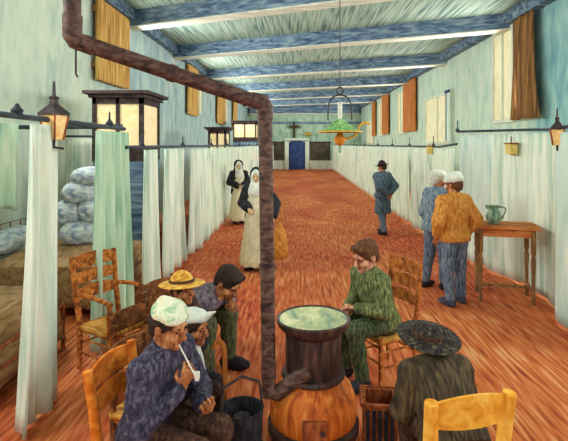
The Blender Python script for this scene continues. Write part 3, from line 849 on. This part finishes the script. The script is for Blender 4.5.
pipe('elbow', [A0 + Vector((0, 0, .14)), A0 + Vector((0.0, 0, .03)), A0 + Vector((.06, .0, .02)), W(-.02, 3.24, .6), W(.075, 3.25, .67)], .054)
pipe('collar', [A0.lerp(A1, .43), A0.lerp(A1, .455)], .056)
pipe('collar', [A1.lerp(B0, .5), A1.lerp(B0, .54)], .056)
obj('hook_wire', T([B0 + Vector((.02, 0, -.05)), B0 + Vector((.02, 0, -.2)), B0 + Vector((.03, 0, -.22))], .006, 6), M['iron'], pp)

# coal box and scuttle
t = thing('coal_box', 'small dark slatted iron coal box on the floor right of the stove', 'box', (.60, 3.5, 0), R(-6))
b = NB(); bx(b, -.12, .12, -.12, -.1, .02, .36); bx(b, -.12, .12, .1, .12, .02, .36); bx(b, -.12, -.1, -.1, .1, .02, .36); bx(b, .1, .12, -.1, .1, .02, .36); bx(b, -.12, .12, -.12, .12, 0, .02)
obj('bin', b, M['rust'], t, False)
for k in range(5): obj('slat', box(-.1 + .042 * k, -.075 + .042 * k, -.135, -.12, .06, .32), M['black'], t, False)
obj('rim', T([(-.13, -.13, .36), (.13, -.13, .36), (.13, .13, .36), (-.13, .13, .36), (-.13, -.13, .36)], .014, 8), M['rust'], t)
t = thing('coal_scuttle', 'dark iron coal scuttle at the foot of the stovepipe left of the stove', 'scuttle', (-.35, 3.04, 0), R(20)); t.scale = (1.05, 1.05, 1.3)
bk_ = obj('bucket', lathe([(0, 0), (.1, 0), (.105, .02), (.13, .4), (.135, .41), (.12, .41), (.1, .06), (0, .05)], 20), M['black'], t)
obj('coal', lathe([(0, .36), (.05, .37), (.1, .33), (.115, .3), (0, .3)], 9), M['iron'], t, False)
obj('handle', T([(.13, 0, .4), (.11, 0, .52), (0, 0, .56), (-.11, 0, .52), (-.13, 0, .4)], .008, 8), M['iron'], t)
obj('hoop', lathe([(.118, .2), (.13, .2), (.132, .23), (.12, .23)], 20), M['darkbrown'], bk_)

# ------------------------------------------------------------------ table and jug
t = thing('side_table', 'orange-topped wooden table standing against the right-hand curtains', 'table', (2.96, 6.84, 0), R(-14))
obj('tabletop', box(-.44, .42, -.27, .27, 1.02, 1.06), M['table_top'], t, False, .008)
b = NB(); bx(b, -.36, .34, -.22, -.2, .91, 1.02); bx(b, -.36, .34, .2, .22, .91, 1.02); bx(b, -.36, -.34, -.2, .2, .91, 1.02); bx(b, .32, .34, -.2, .2, .91, 1.02)
obj('apron', b, M['table_top'], t, False)
for x in (-.35, .33):
    for y in (-.21, .21):
        obj('leg', lathe([(0, 0), (.022, 0), (.03, .05), (.02, .1), (.026, .4), (.034, .6), (.022, .66), (.034, .7), (.034, 1.02), (0, 1.02)], 12, x, y), M['table_leg'], t)
obj('stretcher', box(-.35, .33, -.012, .012, .16, .2), M['table_leg'], t, False)
for x in (-.35, .33): obj('stretcher', box(x - .012, x + .012, -.21, .21, .16, .2), M['table_leg'], t, False)
t = thing('jug', 'green-grey glazed jug with a handle on the orange table', 'jug', (2.80, 6.84, 1.06), R(-10)); t.scale = (.88,) * 3
obj('body', lathe([(0, 0), (.075, 0), (.085, .02), (.12, .09), (.122, .13), (.1, .19), (.072, .235), (.075, .265), (.1, .3), (.09, .3), (.066, .262), (.062, .235), (0, .2)], 28), M['jug'], t)
obj('handle', T(arc((.08, 0, .275), (.24, 0, .3), (.16, 0, .16), 6) + arc((.16, 0, .16), (.14, 0, .1), (.11, 0, .09), 4)[1:], .013, 8), M['jug'], t)
obj('spout', T([(-.075, 0, .255), (-.115, 0, .3)], [.03, .018], 8), M['jug'], t)

# ------------------------------------------------------------------ hanging lamp
lx, ly = .76, 8.5
t = thing('hanging_lamp', 'green and yellow oil lamp hanging on a long rod from the ceiling', 'lamp', (lx, ly, ZC))
Z = lambda z: z - ZC
obj('rod', T([(0, 0, 0), (0, 0, Z(3.2))], .008, 8), M['iron'], t)
obj('ring', T([(.06 * math.cos(a), 0, Z(3.14) + .06 * math.sin(a)) for a in [i * math.pi / 8 for i in range(17)]], .014, 8), M['iron'], t)
obj('hanger_arch', T([(-.21, 0, Z(2.62))] + arc((-.21, 0, Z(2.8)), (-.2, 0, Z(3.06)), (0, 0, Z(3.07)), 8) + arc((0, 0, Z(3.07)), (.2, 0, Z(3.06)), (.21, 0, Z(2.8)), 8)[1:] + [(.21, 0, Z(2.62))], .014, 8), M['iron'], t)
obj('chimney_pipe', lathe([(0, Z(2.62)), (.035, Z(2.62)), (.04, Z(2.7)), (.04, Z(2.92)), (.055, Z(2.94)), (0, Z(2.95))], 14), M['whitecloth'], t)
sh_ = obj('shade', lathe([(.07, Z(2.64)), (.09, Z(2.62)), (.2, Z(2.52)), (.37, Z(2.42)), (.36, Z(2.41)), (.19, Z(2.5)), (.07, Z(2.6))], 28), M['lamp_green'], t)
obj('shade_rim', T([(.372 * math.cos(a), .372 * math.sin(a), Z(2.415)) for a in [i * math.pi / 14 for i in range(29)]], .014, 6), M['lamp_yellow'], sh_)
obj('reservoir', lathe([(0, Z(2.16)), (.03, Z(2.17)), (.1, Z(2.24)), (.105, Z(2.3)), (.06, Z(2.36)), (.035, Z(2.42)), (.03, Z(2.62)), (0, Z(2.62))], 20), M['lamp_orange'], t)
obj('arm', T(arc((.1, 0, Z(2.3)), (.3, 0, Z(2.3)), (.34, 0, Z(2.5)), 6) + arc((.34, 0, Z(2.5)), (.42, 0, Z(2.62)), (.52, 0, Z(2.56)), 5)[1:], .022, 8), M['lamp_yellow'], t)
obj('drip_cup', lathe([(0, Z(2.04)), (.02, Z(2.05)), (.03, Z(2.12)), (.02, Z(2.17)), (0, Z(2.17))], 12), M['jug'], t)

# crucifix and small yellow plant over the far door
t = thing('crucifix', 'dark crucifix mounted above the blue door on the far wall', 'crucifix', (-.25, YF - .12, 2.72))
obj('upright', box(-.09, .09, -.06, 0, 0, 1.45), M['greendark'], t, False, .02)
obj('crossbar', box(-.5, .5, -.07, 0, .85, 1.05), M['greendark'], t, False, .02)
iso('figure', [cap(V(0, -.1, .5), V(0, -.1, 1.0), .06, .1), cap(V(0, -.1, 1.0), V(-.4, -.09, 1.12), .05, .03), cap(V(0, -.1, 1.0), V(.4, -.09, 1.12), .05, .03), ell(V(0, -.12, 1.2), V(.08, .08, .1)), cap(V(0, -.1, .5), V(0, -.1, .1), .06, .04)], .02, M['darkbrown'], t)
t = thing('wall_bracket_lamp', 'small yellow-green bracket lamp right of the blue far door', 'lamp', (.95, YF - .2, 2.7))
obj('stem', T([(0, 0, 0), (0, 0, .3)], .05, 8), M['lamp_green'], t)
obj('shade', lathe([(0, .55), (.14, .52), (.38, .36), (.4, .3), (.12, .26), (0, .26)], 14), M['lamp_yellow'], t)

# ------------------------------------------------------------------ people
def dome(P, r, z0, zt, brim=0, m=None, root=None, name='cap', sc=(1, 1), drop=.0):
    """lathe hat placed on the head"""
    prof = [(r * .96, z0)] + [(r * math.cos(a), z0 + (zt - z0) * math.sin(a)) for a in [i * math.pi / 16 for i in range(8)]] + [(0, zt)]
    if brim: prof = [(r * .9, z0), (r + brim, z0 - drop), (r + brim + .004, z0 + .006 - drop), (r + .004, z0 + .012)] + prof[1:]
    bm = lathe(prof, 28, 0, -.01, None, sc[0], sc[1])
    Mx = Matrix.Translation(Vector(P['head'])) @ Matrix(P['HR'].tolist()).to_4x4() @ Matrix.Scale(P['hs'], 4)
    bmesh.ops.transform(bm, matrix=Mx, verts=bm.verts)
    hat = obj(name, bm, m, root)
    if brim:
        bb = lathe([(r * 1.0, z0 + .012), (r * 1.015 + .004, z0 + .014), (r * 1.0 + .004, z0 + .036), (r * .97, z0 + .036)], 28, 0, -.01, None, sc[0], sc[1])
        bmesh.ops.transform(bb, matrix=Mx, verts=bb.verts); obj('hat_band', bb, M['darkbrown'], hat)
    return hat

# man in white nightcap, front left
P1 = seated(lean=16, hp=-14, hy=-2, hs=1.08, kf=.43, ef=dict(elR=(.27, .16, .70), wrR=(.07, .30, .86), elL=(-.27, .2, .68), wrL=(-.05, .36, .72)))
p = person('man in purple-grey coat and white nightcap seated at the front left smoking', (-.89, 2.84, 0), -112, P1, M['skin_dark'], .008, M['purple'], M['darkbrown'], M['boot'], M['hair_dark'], hairtype='hat',
           hand_kw=dict(R=dict(dirn=(-.3, .35, .9), pal=(-.7, -.7, 0)), L=dict(dirn=(.5, .85, .1), pal=(.2, -.4, .9))), curl=1.1, tg=.026, scale=.98, body_h=.0065)
q = lambda x, y, z: hp_(P1, x, y, z)
iso('nightcap', [ell(q(0, -.012, .062), V(.092, .108, .064) * 1.08, P1['HR']), cap(q(-.06, .05, .06), q(.06, .05, .06), .03, .03, .03), cap(q(-.02, .01, .1), q(.02, -.05, .12), .045, .032, .04), cut(q(0, 0, .036), P1['HR'] @ V(0, .1, -1))], .008, M['capwhite'], p, (.003, 40))
mp = Matrix.Rotation(R(-115), 3, 'Z')
# clay pipe from mouth to the right hand
t = thing('clay_pipe', 'thin white clay pipe held to the mouth of the man in the nightcap', 'pipe', (-.89, 2.84, 0), R(-112)); t.scale = (.98,) * 3
a = hp_(P1, .012, .098, -.072); b_ = P1['wrR'] + V(-.03, .05, .06)
obj('stem', T([a, b_ + V(0, .03, 0)], [.004, .005], 8), M['clay'], t)
bm = lathe([(0, 0), (.012, .0), (.016, .02), (.017, .045), (.012, .045), (.01, .02), (0, .015)], 12); bmesh.ops.translate(bm, vec=Vector(b_ + V(0, .035, -.012)), verts=bm.verts)
obj('bowl', bm, M['clay'], t)

# person in white bonnet
P2 = seated(lean=34, hz=.52, hp=-6, hy=0, hs=1.12, ef=dict(wrR=(.1, .40, .66), elR=(.26, .16, .68), elL=(-.25, .16, .72), wrL=(-.06, .38, .68)))
p = person('person in white pointed bonnet and dark coat seated behind the nightcap man', (-.98, 3.40, 0), -112, P2, M['skin_dark'], .011, M['black'], M['darkbrown'], M['boot'], M['hair_dark'], hairtype='hat', collar=M['whitecloth'], tg=.026, scale=.88,
           hand_kw=dict(R=dict(dirn=(0, .9, -.2), pal=(-1, 0, 0))), curl=1.2)
q = lambda x, y, z: hp_(P2, x, y, z)
iso('bonnet', [ell(q(0, -.012, .072), V(.094, .112, .05) * 1.12, P2['HR']), cap(q(0, .08, .085), q(0, .16, .14), .032, .011, .03), cap(q(0, -.08, .07), q(0, -.15, .12), .04, .015, .03), cut(q(0, 0, .05), P2['HR'] @ V(0, .1, -1))], .008, M['whitecloth'], p, (.004, 40))
iso('neckerchief', [cap(P2['nb'] + V(0, .07, .03), P2['nb'] + V(0.0, .15, -.16), .055, .025, .02, (V(0, 1, .3), .5)), cap(P2['nb'] + V(-.05, .05, .02), P2['nb'] + V(.05, .05, .02), .038, .038, .03)], .009, M['whitecloth'], p, (.006, 50))
t = thing('walking_cane', 'orange-brown walking cane upright before the white-bonneted sitter', 'cane', (-.485, 3.29, 0))
obj('shaft', T([(0, 0, 0), (-.01, 0, .76)], [.013, .017], 10), M['cane'], t)
obj('crook', T([(-.01, 0, .75)] + arc((-.01, 0, .76), (-.01, 0, .86), (-.07, 0, .84), 6) + [(-.09, 0, .8)], .017, 10), M['cane'], t)
obj('ferrule', lathe([(0, 0), (.016, 0), (.016, .05), (0, .05)], 10), M['iron'], t)

# man in straw hat
P3 = seated(lean=34, hz=.53, hp=4, hy=-10, hs=1.05)
p = person('man in yellow straw hat seated behind the white-bonneted person', (-1.21, 4.1, 0), -118, P3, M['skin_dark'], .012, M['darkbrown'], M['olive'], M['boot'], M['hair_dark'], hairtype='hat', scale=.92)
dome(P3, .098, .05, .16, .085, M['straw'], p, 'straw_hat', (1, 1.12), .008)

# hunched man in lilac
P4 = seated(lean=61, hz=.48, hp=-34, hy=0, hs=1.15, hunch=.75, kf=.44, ff=.44, spread=.15, ef=dict(elR=(.2, .36, .60), wrR=(.04, .50, .70), elL=(-.24, .34, .60), wrL=(-.05, .54, .64)))
p = person('dark-haired man in lilac shirt hunched forward with elbows on his knees', (-1.17, 4.8, 0), -118, P4, M['skin_dark'], .011, M['lilac'], M['olive'], M['boot'], M['hair_dark'], shoes_g=.02, curl=1.1, scale=1.08, tg=.028)

# man in green jacket
P5 = seated(lean=20, hp=-18, hy=4, hs=1.2, kf=.42, ff=.34, spread=.13, hz=.535, ef=dict(elR=(.26, .13, .69), wrR=(.08, .36, .66), elL=(-.25, .17, .70), wrL=(-.06, .36, .71)))
p = person('brown-haired man in green jacket seated in profile right of the stove', (.82, 4.58, 0), 118, P5, M['skin_pink'], .009, M['green'], M['greendark'], M['boot'], M['hair_brown'],
           hand_kw=dict(R=dict(dirn=(-.7, .7, .1), pal=(.2, -.2, -1)), L=dict(dirn=(.7, .6, .1), pal=(-.2, -.3, -1))), curl=.9, tg=.024, scale=1.0, shoes_g=.014, body_h=.0075)

# dark-hatted sitter from behind
P6 = seated(lean=42, hz=.56, hp=8, hy=8, hs=1.1, hunch=.9, kf=.42, ff=.32, spread=.16, ef=dict(elR=(.24, .30, .64), wrR=(.1, .46, .64), elL=(-.24, .30, .64), wrL=(-.1, .46, .64)))
p = person('hunched sitter in dark olive coat and broad dark hat seen from behind', (.91, 2.74, 0), 10, P6, M['skin_dark'], .011, M['coat_back'], M['darkbrown'], M['boot'], M['hair_dark'], hairtype='hat', tg=.04, face=True, belly=.02, scale=.88)
dome(P6, .1, .04, .125, .1, M['hat_dark'], p, 'broad_hat', (1, 1.1), .012)

# ochre-jacketed man standing, back to us
P7 = standing(hp=-8, hy=18, hs=1.08, ef=dict(elR=(.31, -.06, 1.13), wrR=(.25, .06, .93), elL=(-.31, -.06, 1.13), wrL=(-.25, .06, .93)), width=.11, step=.02)
p = person('man in ochre jacket and white cap standing with his back turned by the table', (2.17, 6.6, 0), 20, P7, M['skin'], .011, M['ochre'], M['slate_trousers'], M['boot_blue'], M['hair_brown'], hairtype='hat', tg=.035, scale=1.02, jacket_hem=.08, shoes_g=.014)
q = lambda x, y, z: hp_(P7, x, y, z)
iso('cap', [ell(q(0, -.012, .075), V(.106, .124, .08) * 1.08, P7['HR']), ell(q(.03, -.03, .13), V(.07, .07, .04), P7['HR'], .03), cap(q(-.07, .06, .05), q(.07, .06, .05), .03, .03, .03), cut(q(0, 0, .03), P7['HR'] @ V(0, .1, -1))], .009, M['whitecloth'], p, (.004, 40))

# blue-jacketed man behind him
P8 = standing(hp=-10, hy=-20, hs=1.05, lean=5, step=.04)
p = person('white-haired man in slate-blue jacket talking beside the man in ochre', (2.12, 7.34, 0), -62, P8, M['skin'], .011, M['slate'], M['slate_trousers'], M['boot'], M['hair_grey'], tg=.034, scale=1.03, jacket_hem=.1, shoes_g=.012)
q = lambda x, y, z: hp_(P8, x, y, z)
iso('cap', [ell(q(0, -.012, .07), V(.104, .122, .078) * 1.05, P8['HR']), cut(q(0, 0, .04), P8['HR'] @ V(0, .1, -1))], .01, M['whitecloth'], p)

# man with dark hat and overcoat
P9 = standing(hp=-12, hy=10, hs=1.0, ef=dict(elR=(.27, -.14, 1.15), wrR=(.05, -.2, .98), elL=(-.27, -.14, 1.15), wrL=(-.05, -.22, .97)), step=.07)
p = person('man in dark brimmed hat and long blue overcoat standing with hands behind his back', (2.1, 11.75, 0), 35, P9, M['skin'], .014, M['bluecoat'], M['slate_trousers'], M['boot'], M['hair_dark'], hairtype='hat', tg=.04, scale=1.02, jacket_hem=.05)
pr = [cap(P9['hip'] + V(0, 0, .12), V(0, .0, .52), .185, .23, .04, (V(0, 1, 0), .75)), cut(V(0, 0, .5), V(0, 0, -1))]
iso('coat_skirt', pr, .014, M['bluecoat'], p, (.008, 30))
dome(P9, .094, .045, .17, .07, M['black'], p, 'brimmed_hat', (1, 1.1))

# nuns
def nun(label, loc, yaw, h, sc, P):
    p = person(label, loc, yaw, P, M['skin_pale'], h, None, None, M['boot'], None, scale=sc, group=None)
    pr = torso_prims(P, .025)
    for n in 'LR': pr += [limb(P, 'sh', 'el', n, .08, .085), cap(P['el' + n], P['wr' + n] + nrm(P['el' + n] - P['wr' + n]) * .04, .085, .085)]
    pr += [cap(P['hip'] + V(0, 0, .1), V(0, 0, .2), .165, .26, .05, (V(0, 1, 0), .85)), cut(V(0, 0, .07), V(0, 0, -1)), cut(P['nb'] + V(0, 0, .04), V(0, 0, 1))]
    iso('habit', pr, h, M['black'], p, (.006, 34))
    pr = [cap(P['chest'] + V(0, .035, .08), P['hip'] + V(0, .05, .1), .15, .165, .04, (V(0, 1, 0), .78)), cap(P['hip'] + V(0, .05, .1), V(0, .06, .18), .165, .285, .04, (V(0, 1, 0), .86)), cut(V(0, 0, .10), V(0, 0, -1))]
    iso('apron', pr, h, M['cream_dress'], p, (.008, 42))
    q = lambda x, y, z: hp_(P, x, y, z); Rm = P['HR']
    iso('wimple', [ell(q(0, .004, .0), V(.102, .1, .14), Rm), cap(q(0, .03, -.1), P['nb'] + V(0, .08, -.1), .1, .13, .04, (V(0, 1, 0), .7)), ell(q(0, .115, -.025), V(.058, .06, .085), Rm, .01, '-')], .009, M['whitecloth'], p, (.003, 40))
    iso('veil', [ell(q(0, -.03, .03), V(.122, .115, .13), Rm), cap(q(0, -.06, .0), P['nb'] + V(0, -.11, -.28), .12, .17, .05, (V(0, 1, 0), .5)), ell(q(0, .12, -.03), V(.1, .11, .15), Rm, .01, '-'), cut(q(0, .075, 0), V(0, 1, 0))], .01, M['black'], p, (.005, 40))
    return p
PN1 = standing(hp=-6, hy=10, ef=dict(elR=(.25, .04, 1.15), wrR=(.07, .24, 1.08), elL=(-.34, .0, 1.14), wrL=(-.34, .16, .95)))
nun('near nun in cream apron and black veil standing beside the stovepipe', (-.70, 8.42, 0), 165, .011, 1.02, PN1)
PN2 = standing(hp=-6, hy=-10, ef=dict(elR=(.27, .04, 1.15), wrR=(.07, .24, 1.06), elL=(-.27, .04, 1.15), wrL=(-.07, .24, 1.08)))
nun('farther nun in pale habit and black veil behind the near nun', (-1.62, 13.3, 0), 200, .014, 1.0, PN2)
t = thing('cloth_bag', 'ochre cloth bag hanging at the near nun\'s side', 'bag', (-.30, 8.28, 0), R(10))
iso('sack', [ell(V(0, 0, .5), V(.13, .1, .28)), ell(V(.0, 0, .36), V(.15, .11, .16), None, .05), cap(V(0, 0, .7), V(-.01, 0, .82), .07, .045, .04)], .012, M['ochre'], t, (.008, 34))
obj('strap', T(arc((-.05, 0, .78), (-.04, 0, 1.12), (.02, 0, 1.1), 5) + arc((.02, 0, 1.1), (.07, 0, 1.0), (.05, 0, .76), 5)[1:], .012, 8), M['ochre'], t)

# ------------------------------------------------------------------ light: sky through the unbuilt near end, and added area lamps along both walls
w = bpy.data.worlds.new('World'); S.world = w; w.use_nodes = True
w.node_tree.nodes['Background'].inputs[0].default_value = (.92, .97, 1.0, 1); w.node_tree.nodes['Background'].inputs[1].default_value = 1.7
def area(name, loc, rot, sx, sy, e, col=(1, .97, .9)):
    l = bpy.data.lights.new(name, 'AREA'); l.shape = 'RECTANGLE'; l.size = sx; l.size_y = sy; l.energy = e; l.color = col
    o = bpy.data.objects.new(name, l); C.objects.link(o); o.location = loc; o.rotation_euler = rot
    return o
for y in (2, 7.5, 13, 19.5, 25.5, 31.9, 37):
    area('daylight_fill_right', (XR - .2, y, 3.9), (0, R(88), 0), 1.6, 2.4, 230, (.96, .98, 1))  # added lamps for the right windows; the nearest have no window behind them
    area('added_fill_left', (XL + .2, y, 4.1), (0, R(-88), 0), 1.4, 2.4, 200, (.96, .98, 1))  # added fill lamps, most where the left wall has no window

# ------------------------------------------------------------------ camera
cam = bpy.data.cameras.new('Camera'); co = bpy.data.objects.new('Camera', cam); C.objects.link(co)
co.location = (0, 0, 2.2); co.rotation_euler = (R(90), 0, 0)
cam.sensor_width = 36; cam.lens = 36 * 480 / 568
cam.shift_x = -13 / 568; cam.shift_y = -76.5 / 568
cam.clip_start = .05; cam.clip_end = 200
S.camera = co
S.view_settings.view_transform = 'Standard'; S.view_settings.look = 'None'
S.view_settings.gamma = 1; S.view_settings.use_curve_mapping = False
S.view_settings.exposure = -0.05
S.cycles.max_bounces = 8; S.cycles.diffuse_bounces = 5
